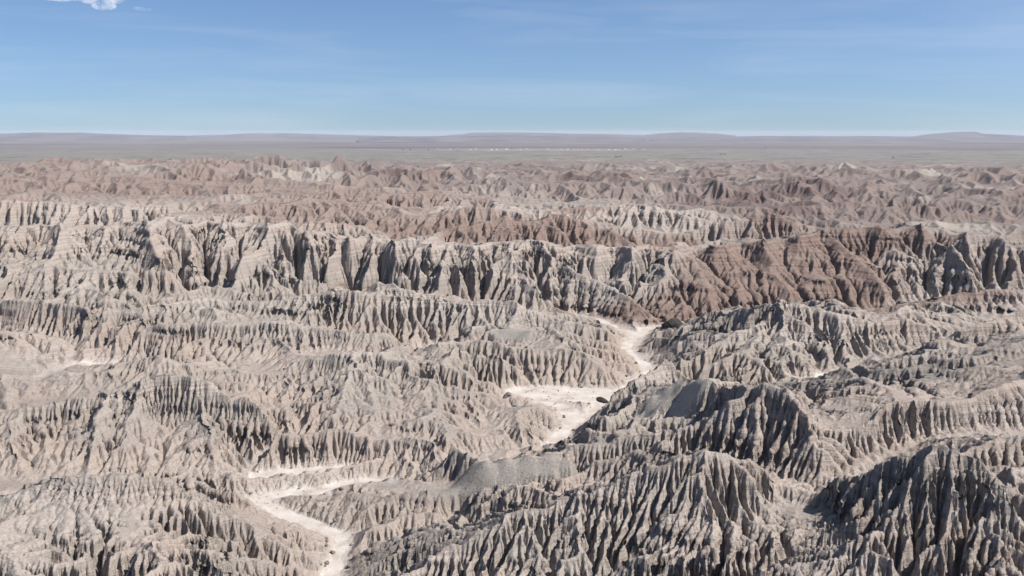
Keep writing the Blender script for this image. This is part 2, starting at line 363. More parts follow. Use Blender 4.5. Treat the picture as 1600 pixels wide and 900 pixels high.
def dissect(h, target, th, rr, fixed, iters, k, nblur, lift, m=0.45, fill=6, jit=0.2, seed=1, calm=0.0, route=99):
    sea = fixed.copy()
    sea[0] = sea[-1] = True; sea[:, 0] = sea[:, -1] = True
    """run-off carves valleys (stream power law) while slow uplift holds the mean surface at the target"""
    n, mm = h.shape
    rng = np.random.RandomState(seed)
    dth = th[1] - th[0]
    drow = np.gradient(rr)
    lat = rr * dth
    area = ((lat * drow)[:, None] * np.ones((1, mm))).ravel()
    dist = [np.maximum(drow, .01), np.maximum(drow, .01), lat, lat] + [np.hypot(drow, lat)] * 4
    idx = np.arange(n * mm, dtype=np.int32).reshape(n, mm)
    k = (k * np.ones((n, mm))).ravel()
    jt = (1 + jit * (rng.rand(8, n, mm).astype(np.float32) - 0.5))
    for it in range(iters):
        up_ = lift * box(target - h, nblur) * (1 - calm)
        h = np.where(fixed, h, h + up_).astype(np.float32)
        for _ in range(fill):
            mn = np.minimum.reduce([shift(h, *q) for q in NB])
            pit = (h <= mn) & ~fixed & (mn < 1e8)
            h = np.where(pit, mn + 0.02, h)
        best = np.zeros((n, mm), np.float32); rec = idx.copy(); dd = np.ones((n, mm), np.float32)
        for q, (di, dj) in enumerate(NB):
            hn = shift(h, di, dj)
            s = (h - hn) / dist[q][:, None].astype(np.float32) * jt[q]
            b = s > best
            best = np.where(b, s, best); rec = np.where(b, idx + di * mm + dj, rec); dd = np.where(b, dist[q][:, None], dd)
        rec = np.where(fixed, idx, rec).ravel(); dd = dd.ravel()
        dep = (rec != idx.ravel()).astype(np.int32); p = rec.copy()
        while True:
            nd = dep[p]
            if not nd.any(): break
            dep += nd; p = p[p]
        if it < route:
            rec = breach(h, rec, idx, p, sea).astype(np.int32)
            dep = (rec != idx.ravel()).astype(np.int32); p = rec.copy()
            while True:
                nd = dep[p]
                if not nd.any(): break
                dep += nd; p = p[p]
        dep = dep.astype(np.uint16)
        order = np.argsort(dep, kind='stable'); cnt = np.bincount(dep); st = np.concatenate([[0], np.cumsum(cnt)])
        A = area.copy(); L = len(cnt)
        for l in range(L - 1, 0, -1):
            ii = order[st[l]:st[l + 1]]; np.add.at(A, rec[ii], A[ii])
        F = k * np.power(A, m) / dd
        hh = h.ravel().astype(np.float64)
        for l in range(1, L):
            ii = order[st[l]:st[l + 1]]; f = F[ii]
            hr = hh[rec[ii]]; hi = hh[ii]
            hh[ii] = np.where(hr < hi, (hi + f * hr) / (1 + f), hi)
        h = hh.reshape(n, mm).astype(np.float32)
    return h, A.reshape(n, mm)
def box(a, n):
    for ax in (0, 1):
        p = [(0, 0), (0, 0)]; p[ax] = (n + 1, n)
        c = np.cumsum(np.pad(a, p, mode='edge'), axis=ax, dtype=np.float64)
        a = (c[2 * n + 1:] - c[:-2 * n - 1]) if ax == 0 else (c[:, 2 * n + 1:] - c[:, :-2 * n - 1])
        a = a / (2 * n + 1)
    return a
def keep_crests(h, target, dr_, t_, rr_, th_, n):
    '''lift what erosion took off the crest lines, so that the hills keep their height'''
    m = (dr_ < 1.3 * (rr_ * (th_[1] - th_[0]))[:, None] + 0.5).astype(np.float32)
    d = m * np.clip(target - h, -6, 12)
    num, den = box(box(d, n), n), box(box(m, n), n)
    num2, den2 = box(box(d, 3 * n), 3 * n), box(box(m, 3 * n), 3 * n)
    c = (num + 0.05 * num2) / (den + 0.05 * den2 + 1e-6)
    return h + c * t_
def steep(h, th_, rr_, n):
    a, b = np.gradient(box(h, n))
    return np.hypot(a / np.gradient(rr_)[:, None], b / (rr_ * (th_[1] - th_[0]))[:, None])
def level(sub): return TH[::sub], RR[::sub]
n0, m0 = zmac.shape
rough = smooth(1, 12, dv) * (1 - 0.92 * SM)
relief = np.clip(1.0 - 0.85 * smooth(4500, 7000, Rc), 0.05, 1)
kvar = np.clip(np.exp(1.4 * fbm(Xc, Yc, 45, 4, 0.6, seed=40.0)), 0.25, 2.2) * (1 - 0.94 * SM)
kvar = kvar * np.where(wall, 0.8, 1.0) * (1 - 0.5 * blobc(1230, 430, 760, 110, 80, Xc, Yc))
kvar = kvar * (1 + 0.5 * blobc(1450, 800, 226, 46, 34, Xc, Yc))
mid = np.minimum(smooth(6, 40, dv), 0.35 + 0.65 * smooth(4, 35, dr))
ztar = zmac + rough * relief * (9.0 * smooth(10, 40, np.minimum(dv, dr)) * (0.3 + fbm(Xc, Yc, 62, 3, 0.5, ridged=True, seed=1.3)) + 6.0 * mid * fbm(Xc, Yc, 75, 3, 0.5, seed=1.0) + 4.0 * mid * fbm(Xc, Yc, 38, 2, seed=1.9))
h = ztar + rough * relief * (1.5 * fbm(Xc, Yc, 16, 3, seed=4.0))
fixed = (ds < 0.5)
h = np.where(fixed, zv, h).astype(np.float32)
h, A = dissect(h, ztar, thc, rrc, fixed, 22, 0.045 * kvar * (1 + 4.0 * far_w), 3, 0.3, fill=3, calm=SM)
tw = np.where(Rc < 1500, smooth(0.15, 0.8, t), 0.0) * (1 - wfar)
for _ in range(2): h = keep_crests(h, zmac, dr, tw, rrc, thc, 5)
h = np.where(fixed, zv, h)
print('coarse', time.time() - T0)
th2, rr2 = level(2)
n2, m2 = len(rr2), len(th2)
h = up(h, n0, m0, m2, n2)
X2 = rr2[:, None] * np.sin(th2)[None]; Y2 = rr2[:, None] * np.cos(th2)[None]
ds2, dv2, zv2, rel2, sm2, kv2 = [up(q.astype(np.float32), n0, m0, m2, n2) for q in (ds, dv, zv, relief, SM, kvar)]
fx2 = ds2 < 0.5
farh = smooth(1250, 1700, np.hypot(X2, Y2)) * (1 - smooth(2000, 6200, np.hypot(X2, Y2)))
farh = farh * (1 - 0.8 * up(special.astype(np.float32), n0, m0, m2, n2))
h = h + farh * (17 * fbm(X2, Y2, 135, 3, 0.6, ridged=True, seed=121.0) + 8 * fbm(X2, Y2, 60, 2, seed=122.0))
hum = (1 - smooth(0.08, 0.38, steep(h, th2, rr2, 4))) * smooth(3, 12, ds2) * (1 - sm2) * (1 - smooth(1200, 1600, np.hypot(X2, Y2)))
h = h + 0.35 * hum * (3.2 * fbm(X2, Y2, 21, 4, 0.6, ridged=True, seed=151.0) + 1.5 * fbm(X2, Y2, 40, 2, seed=152.0))
tar2 = h.copy()
h = h + smooth(0.5, 8, dv2) * rel2 * (1 - sm2) * 0.9 * fbm(X2, Y2, 6, 3, 0.6, seed=7.0)
h = np.where(fx2, zv2, h).astype(np.float32)
h, A = dissect(h, tar2, th2, rr2, fx2, 9, 0.085 * kv2, 3, 0.3, fill=3, seed=2, calm=sm2, route=5)
print('half', time.time() - T0)
h = up(h, n2, m2, NU, NV)
X = RR[:, None] * np.sin(TH)[None]; Y = RR[:, None] * np.cos(TH)[None]
DS, DV, ZV, DR, REL, WF, RCf, SMF, KV, GRF = [up(q.astype(np.float32), n0, m0, NU, NV) for q in (ds, dv, zv, dr, relief, wfar, Rc, SM, kvar, GR0)]
near = np.nonzero((DS < 25).ravel())[0]
sp = np.vstack([sample(p, 1.5) for p, sd_ in VALLEYS if sd_]).astype(np.float32)
xn = (X + 9 * fbm(X, Y, 70, 4, seed=3.1) * smooth(150, 500, Y)).ravel()[near].astype(np.float32)
yn = (Y + 7 * fbm(X, Y, 70, 4, seed=8.7) * smooth(150, 500, Y)).ravel()[near].astype(np.float32)
edge = (3.4 * fbm(xn, yn, 24, 4, 0.65, seed=71.0)).astype(np.float32)
dsn = np.empty(len(near), np.float32)
for a in range(0, len(near), 20000):
    dsn[a:a + 20000] = (np.sqrt((xn[a:a + 20000, None] - sp[:, 0]) ** 2 + (yn[a:a + 20000, None] - sp[:, 1]) ** 2) - sp[:, 3]).min(1)
DS = DS.ravel().copy(); DS[near] = dsn + edge; DS = DS.reshape(NV, NU)
FX = DS < 0.5
tar = h.copy()
h = h + smooth(0.5, 6, DV) * REL * (1 - SMF) * 0.4 * fbm(X, Y, 2.2, 2, 0.6, seed=7.5)
h = np.where(FX, ZV, h).astype(np.float32)
h, A = dissect(h, tar, TH, RR, FX, 7, 0.20 * KV, 3, 0.3, fill=3, seed=3, calm=SMF, route=2)
print('full', time.time() - T0)
def fbmh(*a, **k): return up(fbm(X2, Y2, *a, **k), n2, m2, NU, NV)      # broad noise, sampled on every second node
BEDW = 3.0 * fbmh(160, 2, seed=12.0)
# harder and softer beds: ledges along gently dipping strata
def strata(X, Y, z): return z + 0.035 * X - 0.02 * Y + BEDW
s = strata(X, Y, h)
ter = 1.5 * perlin(s * 0.17, 0.004 * X + 3.3) + 0.9 * perlin(s * 0.41, 0.006 * X + 8.1) + 0.45 * perlin(s * 0.95, 0.008 * X + 1.7)
h = h + ter * smooth(2, 12, DV) * (1 - WF) * (1 - SMF) * (0.55 + 0.45 * fbmh(45, 2, seed=9.0))
h = np.where(FX, ZV + 0.12 * fbm(X, Y, 6, 3, seed=1.5), h)
# crumbly surface and ledges that stick out along the harder beds
hs = np.clip(RCf / 330, 0.7, 2.2)
stp = smooth(0.25, 0.9, steep(h, TH, RR, 1)) * smooth(0.8, 5, DS) * (1 - SMF) * (1 - smooth(1200, 1700, RCf))
h = h + np.maximum(stp, 0.25 * smooth(1.5, 6, DS) * (1 - SMF) * (1 - smooth(1200, 1700, RCf))) * hs * (0.3 * fbm(X / hs, Y / hs, 3.4, 3, 0.6, ridged=True, seed=33.0) - 0.1)
s = strata(X, Y, h)
led = sum(a_ * np.tanh(3.5 * perlin(s * f_, 0.013 * X + k_ * 7.7 + 0.013 * Y)) for k_, (f_, a_) in enumerate(((0.22, 0.55), (0.5, 0.45), (1.1, 0.25))))
led = led * stp * hs * smooth(-0.35, 0.25, fbmh(30, 3, seed=37.0))
H = h.astype(np.float32)
gj_ = np.gradient(H, axis=0) / np.gradient(RR)[:, None]; gi_ = np.gradient(H, axis=1) / (RR * (TH[1] - TH[0]))[:, None]
wx_ = gj_ * np.sin(TH) + gi_ * np.cos(TH); wy_ = gj_ * np.cos(TH) - gi_ * np.sin(TH); wl_ = np.hypot(wx_, wy_) + 1e-4
XO = (X - wx_ / wl_ * led).astype(np.float32); YO = (Y - wy_ / wl_ * led).astype(np.float32)
print('terrain', time.time() - T0, H.min(), H.max())

# ------------------------------------------------------------------ materials
def mat(name):
    m = bpy.data.materials.new(name); m.use_nodes = True
    nt = m.node_tree; b = nt.nodes['Principled BSDF']
    b.inputs['Roughness'].default_value = 0.95; b.inputs['Specular IOR Level'].default_value = 0.08
    return m, nt, b
class NT:
    def __init__(s, nt): s.nt = nt
    def n(s, t, **kw):
        q = s.nt.nodes.new(t)
        for k, v in kw.items(): setattr(q, k, v)
        return q
    def l(s, a, b): s.nt.links.new(a, b)
    def math(s, op, a, b=None, c=None):
        q = s.n('ShaderNodeMath', operation=op)
        for i, v in enumerate((a, b, c)):
            if v is None: continue
            if isinstance(v, (int, float)): q.inputs[i].default_value = v
            else: s.l(v, q.inputs[i])
        return q.outputs[0]
    def noise(s, vec, scale, detail=4, rough=0.55, dist=0.0, dim='3D'):
        q = s.n('ShaderNodeTexNoise', noise_dimensions=dim)
        q.inputs['Scale'].default_value = scale; q.inputs['Detail'].default_value = detail
        q.inputs['Roughness'].default_value = rough; q.inputs['Distortion'].default_value = dist
        s.l(vec, q.inputs['W' if dim == '1D' else 'Vector']); return q.outputs['Fac']
    def ramp(s, fac, pts):
        q = s.n('ShaderNodeValToRGB'); e = q.color_ramp.elements
        while len(e) < len(pts): e.new(0.5)
        for k, (p, c) in enumerate(pts):
            e[k].position = p; e[k].color = (c[0], c[1], c[2], 1) if not isinstance(c, (int, float)) else (c, c, c, 1)
        s.l(fac, q.inputs['Fac']); return q.outputs['Color']
    def mix(s, f, a, b, mode='MIX'):
        q = s.n('ShaderNodeMix', data_type='RGBA', blend_type=mode)
        for i, v in ((0, f), (6, a), (7, b)):
            if isinstance(v, (int, float)): q.inputs[i].default_value = v
            elif isinstance(v, tuple): q.inputs[i].default_value = (*v, 1)
            else: s.l(v, q.inputs[i])
        return q.outputs[2]

def earth_material():
    m, nt, b = mat('eroded_sediment'); k = NT(nt)
    geo = k.n('ShaderNodeNewGeometry'); pos = geo.outputs['Position']
    sep = k.n('ShaderNodeSeparateXYZ'); k.l(pos, sep.inputs[0])
    at = lambda a: (lambda q: q.outputs['Fac'])(k.n('ShaderNodeAttribute', attribute_name=a))
    red, sand, gravel, farw, bed, tone, patch, dark, grey, flat, palea = at('red'), at('sand'), at('gravel'), at('far'), at('bed'), at('tone'), at('patch'), at('dark'), at('grey'), at('flat'), at('pale')
    mot = k.noise(pos, 1.1, 5, 0.7)
    sz = k.math('ADD', bed, k.math('MULTIPLY', mot, 1.2))
    beds = k.noise(sz, 0.30, 4, 0.72, dim='1D')
    pale = k.ramp(beds, [(0.27, (0.143, 0.119, 0.104)), (0.40, (0.245, 0.212, 0.189)), (0.51, (0.296, 0.259, 0.229)), (0.58, (0.209, 0.176, 0.155)), (0.64, (0.275, 0.238, 0.212)), (0.76, (0.321, 0.288, 0.260))])
    reds = k.ramp(beds, [(0.28, (0.100, 0.071, 0.060)), (0.45, (0.145, 0.102, 0.084)), (0.55, (0.178, 0.129, 0.106)), (0.70, (0.122, 0.087, 0.073))])
    pale = k.mix(tone, pale, (0.248, 0.195, 0.161))
    thick = k.noise(k.math('ADD', bed, k.math('MULTIPLY', mot, 0.8)), 0.085, 2, 0.5, dim='1D')
    pale = k.mix(k.ramp(thick, [(0.54, 0.0), (0.58, 0.40), (0.66, 0.40), (0.70, 0.0)]), pale, (0.190, 0.172, 0.150))
    pale = k.mix(k.ramp(thick, [(0.36, 0.38), (0.43, 0.34), (0.46, 0.0)]), pale, (0.235, 0.185, 0.152))
    c = k.mix(red, pale, reds)
    # beyond the near hills the beds give way to pink, tan and grey-green flats
    fc = k.ramp(patch, [(0.22, (0.070, 0.050, 0.047)), (0.38, (0.115, 0.083, 0.075)), (0.48, (0.165, 0.130, 0.113)), (0.56, (0.130, 0.103, 0.094)), (0.64, (0.215, 0.187, 0.160)), (0.8, (0.26, 0.235, 0.205))])
    fc = k.mix(flat, fc, k.ramp(patch, [(0.2, (0.045, 0.040, 0.038)), (0.4, (0.105, 0.100, 0.085)), (0.6, (0.150, 0.145, 0.122)), (0.68, (0.115, 0.092, 0.086)), (0.85, (0.22, 0.20, 0.18))]))
    c = k.mix(farw, c, fc)
    # weathered gravel skins on gentle ground
    c = k.mix(gravel, c, k.mix(mot, (0.130, 0.121, 0.108), (0.235, 0.218, 0.195)))
    c = k.mix(k.math('MULTIPLY', palea, 0.8), c, (0.30, 0.272, 0.235))
    c = k.mix(k.math('MULTIPLY', grey, 0.85), c, (0.118, 0.110, 0.100))
    c = k.mix(k.math('MULTIPLY', dark, 0.9), c, (0.030, 0.027, 0.025))
    # fine mottling of the surface itself
    c = k.mix(0.62, c, k.ramp(mot, [(0.28, 0.45), (0.42, 0.88), (0.52, 1.02), (0.72, 1.3)]), 'MULTIPLY')
    sandc = k.ramp(k.math('ADD', k.math('MULTIPLY', mot, 0.5), k.math('MULTIPLY', at('bar'), 0.3)), [(0.08, (0.24, 0.205, 0.175)), (0.2, (0.345, 0.305, 0.27)), (0.38, (0.43, 0.395, 0.36))])
    c = k.mix(sand, c, sandc)
    k.l(c, b.inputs['Base Color'])
    bp = k.n('ShaderNodeBump'); bp.inputs['Strength'].default_value = 0.7; bp.inputs['Distance'].default_value = 0.7
    hgt = k.math('ADD', mot, k.math('MULTIPLY', k.math('MULTIPLY', beds, 1.1), k.math('SUBTRACT', 1.0, k.math('MAXIMUM', gravel, palea))))
    hgt = k.math('MULTIPLY', hgt, k.math('SUBTRACT', 1.0, sand))
    na = k.n('ShaderNodeAttribute', attribute_name='nrm'); k.l(na.outputs['Vector'], bp.inputs['Normal'])
    k.l(hgt, bp.inputs['Height']); k.l(bp.outputs[0], b.inputs['Normal'])
    return m
EARTH = earth_material()

# ------------------------------------------------------------------ terrain attributes
def blob(px, py, y, rx, ry):
    x0, y0, _ = D(px, py, y)
    return np.exp(-(((X - x0) / rx) ** 2 + ((Y - y0) / ry) ** 2))
wob = fbmh(70, 4, seed=21.0)
redf = (1.5 * blob(1230, 430, 760, 95, 75) + 1.2 * blob(1400, 360, 830, 80, 22) + 1.1 * blob(1060, 470, 700, 60, 25) + 0.9 * blob(1450, 470, 668, 110, 22) + 0.9 * blob(930, 478, 702, 45, 16) + 1.4 * blob(935, 323, 1163, 72, 15) + 1.3 * blob(1205, 335, 1005, 32, 22)
        + 1.4 * blob(790, 340, 1000, 110, 75) + 1.3 * blob(480, 320, 1080, 150, 110) + 1.2 * blob(1020, 360, 950, 150, 40)
        + 1.5 * blob(150, 290, 1500, 420, 330) + 1.2 * blob(60, 250, 2300, 700, 600) + 0.9 * blob(620, 300, 1350, 200, 120))
RED = smooth(0.25, 0.95, redf + 0.5 * wob) * 0.92
gy, gx = np.gradient(H)
slope = np.hypot(gy / np.gradient(RR)[:, None], gx / (RR * (TH[1] - TH[0]))[:, None])
GRAV = np.maximum((1 - smooth(0.25, 0.6, slope)) * smooth(-0.2, 0.3, fbmh(40, 3, seed=31.0)) * 0.35, np.maximum(SMF * np.maximum(GRF, 0), 0)) * (1 - SMF * (GRF < 0))
SAND = 1 - smooth(-0.3, 2.6, DS + 2.2 * fbm(X, Y, 5, 4, 0.65, seed=14.0))
SAND = np.maximum(SAND, 0.55 * (1 - smooth(2, 15, DS + 7 * fbm(X, Y, 14, 4, 0.65, seed=16.0))) * (1 - smooth(0.25, 0.75, slope)))
_pa, _pb = G(690, 234.5, -6), G(1015, 234.5, -6)
SAND = np.maximum(SAND, 0.6 * smooth(_pa[0] - 60, _pa[0] + 200, X) * (1 - smooth(_pb[0] - 300, _pb[0], X)) * (1 - smooth(60, 170, np.abs(Y - _pa[1] + 120 * fbm(X, Y, 900, 3, seed=141.0)))))
BAR = fbm(X, Y, 9, 5, 0.6, seed=18.0)
BED = strata(X, Y, H)
TONE = np.clip(0.1 + 1.1 * fbmh(110, 4, 0.6, seed=51.0), 0, 1)
PATCH = np.clip(0.5 + 0.5 * fbmh(300, 6, 0.66, seed=61.0), 0, 1)
DARK = np.zeros_like(H); GREY = np.zeros_like(H)
for q in [(962,618,482,7,7,1.2),(984,599,486,8,10,1.2),(1004,584,496,8,9,1.0),(905,676,405,12,6,.8),(880,690,392,10,6,.7),(1052,515,640,14,9,.9),(1042,536,606,8,7,.8),(905,365,1105,60,16,.0)]:
    DARK = np.maximum(DARK, q[5] * blob(*q[:5]))
DARK = smooth(0.35, 0.7, DARK + 0.5 * fbm(X, Y, 7, 3, 0.6, seed=81.0))
for q in [(1460,570,430,95,34,.8),(1120,505,590,48,24,.8),(1000,680,362,60,13,.7),(1590,520,480,50,40,.7),(560,800,330,40,10,.5),(640,860,285,30,18,.5),(1350,715,262,30,9,.8),(1200,610,352,30,8,.5)]:
    GREY = np.maximum(GREY, q[5] * blob(*q[:5]))
GREY = np.maximum(GREY, 1.2 * smooth(-1400, -700, X) * (1 - smooth(1300, 2100, X)) * (1 - smooth(40, 150, np.abs(Y - 7150 - 0.05 * X + 100 * fbm(X, Y, 700, 3, seed=143.0)))))
GREY = np.clip(GREY * (0.75 + 0.7 * fbmh(18, 3, seed=91.0)), 0, 1)
P3 = np.stack([XO, YO, H], -1)
NRM = np.cross(np.gradient(P3, axis=1), np.gradient(P3, axis=0)); NRM /= np.linalg.norm(NRM, axis=-1, keepdims=True) + 1e-9
NRM = np.where(NRM[..., 2:] < -0.2, -NRM, NRM).astype(np.float32)
FLAT = 0.9 * smooth(2900, 6400, RCf + 2300 * fbmh(1100, 5, 0.6, seed=111.0))
RED = np.where(RCf > 1050, RED * (0.2 + 0.6 * (1 - smooth(0.5, 0.68, PATCH))), RED)
PALE = SMF * (GRF < 0)
FARW = smooth(1150, 1750, RCf + 250 * fbmh(260, 4, seed=131.0) + 500 * (np.arctan2(X, Y) > 0.12) * smooth(0.12, 0.3, np.arctan2(X, Y))) * (1 - RED * (RCf < 3200))

def build_terrain(name, mask_faces, label):
    """the quads of the height field picked by mask_faces, as one mesh"""
    jj, ii = np.nonzero(mask_faces)
    v00 = jj * NU + ii
    quads = np.stack([v00, v00 + 1, v00 + NU + 1, v00 + NU], 1)
    used = np.unique(quads); remap = np.full(NU * NV, -1, np.int32); remap[used] = np.arange(len(used), dtype=np.int32)
    q = remap[quads].astype(np.int32)
    co = P3.reshape(-1, 3)[used].astype(np.float32)
    me = bpy.data.meshes.new(name)
    me.vertices.add(len(co)); me.vertices.foreach_set('co', co.ravel())
    me.loops.add(q.size); me.loops.foreach_set('vertex_index', q.ravel())
    me.polygons.add(len(q)); me.polygons.foreach_set('loop_start', np.arange(0, q.size, 4, dtype=np.int32))
    me.polygons.foreach_set('use_smooth', np.ones(len(q), bool))
    me.update(calc_edges=True)
    for an, arr in (('red', RED), ('sand', SAND), ('gravel', GRAV), ('far', FARW), ('bed', BED), ('tone', TONE), ('patch', PATCH), ('dark', DARK), ('grey', GREY), ('flat', FLAT), ('pale', PALE), ('bar', BAR)):
        a = me.attributes.new(an, 'FLOAT', 'POINT'); a.data.foreach_set('value', arr.ravel()[used].astype(np.float32))
    a = me.attributes.new('nrm', 'FLOAT_VECTOR', 'POINT'); a.data.foreach_set('vector', NRM.reshape(-1, 3)[used].ravel())
    me.materials.append(EARTH)
    o = bpy.data.objects.new(name, me); COL.objects.link(o)
    o['kind'] = 'structure'; o['label'] = label
    return o

# which landform each quad belongs to
FORMS = {
 'near_a': ('gullied_hill', 'pale deeply gullied hill across the bottom right of centre'),
 'near_b': ('gullied_hill', 'nearest gullied hill with black shadowed furrows in the bottom right corner'),
 'near_left': ('gullied_hill', 'tan gullied hill filling the bottom left corner'),
 'mound': ('gullied_mound', 'low dark-sided mound in the bend of the near wash'),
 'saddle': ('gravel_saddle', 'smooth grey gravel saddle hiding part of the wash in the centre foreground'),
 'mid_right': ('gullied_hill', 'finely furrowed pale hill with a smooth rounded top right of the main wash'),
 'left_mid': ('gullied_hill', 'broad tan gullied hill left of the bluff above the near wash'),
 'bluff': ('bluff', 'upright tan bluff standing over the near wash'),
 'centre': ('gullied_hill', 'gullied hill with upright dark fissures left of the main wash'),
 'pyramid': ('gullied_hill', 'pointed pale hill with a smooth grey left slope above the main wash'),
 'second': ('gullied_ridge', 'low pale ridge in front of the long cliff wall'),
 'left_back': ('gullied_ridge', 'jumbled pale ridges below the left half of the cliff wall'),
 'left_dune': ('gravel_slope', 'smooth pale rounded slopes at the left edge'),
 'great_wall': ('cliff_wall', 'long pale fluted cliff wall across the left and middle'),
 'red_wall': ('cliff_wall', 'reddish brown ribbed cliff wall right of the pale one'),
 'dark_hill': ('gullied_ridge', 'grey ridge with a peaked crest in front of the red cliff'),
 'red_low': ('red_ridge', 'low red brown ridge behind the grey peaked ridge'),
 'right_slope': ('layered_slope', 'dark grey ledgy slope at the right edge'),
 'upper_left': ('gullied_ridge', 'pale ledge behind the cliff wall at the far left'),
 'red_back': ('red_ridge', 'red brown ribbed ridge behind the middle of the cliff wall'),
 'brown_cliff': ('brown_cliff', 'brown topped pale cliff behind the cliff wall, right of centre'),
 'fin_hill': ('brown_hill', 'single brown fin shaped hill behind the red cliff'),
 'red_rolls': ('red_hills', 'rolling reddish hills in the left background'),
 'pale_cone': ('pale_peak', 'small pale cone shaped peak among the red hills'),
 'pale_peak': ('pale_peak', 'larger pale peak in the middle background'),
 'far': ('badlands', 'pink and tan badlands fading towards the plain'),
 'wash': ('dry_wash', 'white sand floor of the dry wash winding through the hills'),
}
ALIAS = {'bank': 'mid_right', 'hummock': 'pyramid'}
keys = list(FORMS)
rk = np.array([keys.index(ALIAS.get(nm, nm)) for nm, p in RIDGES])
fi = np.minimum((np.arange(NV - 1) + 2) // SUB, n0 - 1); fj = np.minimum((np.arange(NU - 1) + 2) // SUB, m0 - 1)
form = rk[ri][fi][:, fj]
form = np.where(WF[:-1, :-1] > 0.5, keys.index('far'), form)
form = np.where((DS[:-1, :-1] < 0.8) & (RCf[:-1, :-1] < 900), keys.index('wash'), form)
for i_, k_ in enumerate(keys):
    mk = form == i_
    if mk.any(): build_terrain(FORMS[k_][0], mk, FORMS[k_][1])
print('meshes', time.time() - T0)

def ground(x, y):
    th_ = math.atan2(x, y); r_ = math.hypot(x, y)
    if r_ > 8990: return -6.0
    j = np.searchsorted(RR, r_) - 1; i = int((th_ - TH[0]) / (TH[1] - TH[0]))
    j = min(max(j, 0), NV - 2); i = min(max(i, 0), NU - 2)
    fr = (r_ - RR[j]) / (RR[j + 1] - RR[j]); ft = (th_ - TH[i]) / (TH[1] - TH[0])
    return float((H[j, i] * (1 - ft) + H[j, i + 1] * ft) * (1 - fr) + (H[j + 1, i] * (1 - ft) + H[j + 1, i + 1] * ft) * fr)

RS = np.geomspace(176, 8900, 3000)
def hit(px, py):
    """where the sight line through a pixel first meets the ground"""
    d = ray(px, py); d = d / np.hypot(d[0], d[1])
    i = min(max(int((math.atan2(d[0], d[1]) - TH[0]) / (TH[1] - TH[0]) + 0.5), 0), NU - 1)
    under = CAMZ + d[2] * RS < np.interp(RS, RR, H[:, i])
    if not under.any(): return None
    r_ = RS[under.argmax()]; x, y = d[0] * r_, d[1] * r_
    return x, y, ground(x, y)

def link(name, me, m=None, parent=None, **props):
    o = bpy.data.objects.new(name, me); COL.objects.link(o)
    if m and me is not None and not me.materials: me.materials.append(m)
    o.parent = parent
    for k_, v_ in props.items(): o[k_] = v_
    return o
def mesh_of(name, verts, faces, smooth_=False):
    me = bpy.data.meshes.new(name); me.from_pydata([tuple(map(float, v)) for v in verts], [], faces); me.update()
    if smooth_: me.polygons.foreach_set('use_smooth', [True] * len(me.polygons))
    return me

# ------------------------------------------------------------------ the plain out to the horizon
def plain_material():
    m, nt, b = mat('desert_flat'); k = NT(nt)
    geo = k.n('ShaderNodeNewGeometry'); pos = geo.outputs['Position']
    mp_ = k.n('ShaderNodeMapping'); mp_.inputs['Scale'].default_value = (0.35, 1.0, 1.0); k.l(pos, mp_.inputs['Vector'])
    n1 = k.noise(mp_.outputs[0], 0.0006, 7, 0.62, 0.3); n2 = k.noise(mp_.outputs[0], 0.00016, 4, 0.5)
    c = k.ramp(n1, [(0.30, (0.035, 0.032, 0.034)), (0.42, (0.095, 0.090, 0.080)), (0.50, (0.150, 0.142, 0.122)), (0.58, (0.090, 0.074, 0.072)), (0.66, (0.17, 0.16, 0.14)), (0.74, (0.30, 0.28, 0.26))])
    c = k.mix(k.ramp(n2, [(0.45, 0.0), (0.6, 0.75)]), c, (0.108, 0.083, 0.083))
    k.l(c, b.inputs['Base Color']); return m
PLAIN = plain_material()
pr = np.concatenate([np.linspace(8700, 14000, 40), np.exp(np.linspace(math.log(14200), math.log(30000), 60))])
pt = np.linspace(R(-52), R(52), 240)
PXx = pr[:, None] * np.sin(pt); PYy = pr[:, None] * np.cos(pt)
PZz = -6.4 + 7 * smooth(9200, 12000, pr)[:, None] * fbm(PXx, PYy, 2500, 4, seed=101.0) + 4 * smooth(15000, 30000, pr)[:, None] * fbm(PXx, PYy, 6000, 3, seed=103.0)
pv = np.stack([PXx, PYy, PZz], -1).reshape(-1, 3); npt = len(pt)
pf = [(j * npt + i, j * npt + i + 1, (j + 1) * npt + i + 1, (j + 1) * npt + i) for j in range(len(pr) - 1) for i in range(npt - 1)]
link('desert_plain', mesh_of('desert_plain', pv, pf, True), PLAIN, kind='structure', label='grey green desert plain reaching to the horizon')

# low hills on the skyline: each a long body with its own profile and depth
HILL_M, nt_, b_ = mat('far_hill_rock'); k_ = NT(nt_)
g_ = k_.n('ShaderNodeNewGeometry')
k_.l(k_.ramp(k_.noise(g_.outputs['Position'], 0.0012, 6, 0.6), [(0.3, (0.07, 0.064, 0.070)), (0.55, (0.12, 0.108, 0.108)), (0.75, (0.15, 0.13, 0.125))]), b_.inputs['Base Color'])
def far_hill(prof, dist, depth, label, seed):
    nx_, ny_ = 90, 26
    xs = np.linspace(prof[0][0], prof[-1][0], nx_)
    rows = np.interp(xs, [p[0] for p in prof], [p[1] for p in prof])
    V = []
    for j in range(ny_):
        v = j / (ny_ - 1)
        for i in range(nx_):
            x0, y0, z0 = D(xs[i], rows[i], dist)
            y = dist + (v - 0.5) * depth; x = x0 * y / dist
            w = math.sin(math.pi * v) ** 0.8
            nn = float(fbm(np.array([x]), np.array([y]), 2200, 5, 0.55, ridged=True, seed=seed)[0])
            hh = max(z0 + 6, 0) * w * (0.86 + 0.14 * nn)
            V.append((x, y, -8 + hh))
    F = [(j * nx_ + i, j * nx_ + i + 1, (j + 1) * nx_ + i + 1, (j + 1) * nx_ + i) for j in range(ny_ - 1) for i in range(nx_ - 1)]
    link('far_hills', mesh_of('far_hills', V, F, True), HILL_M, kind='structure', label=label)
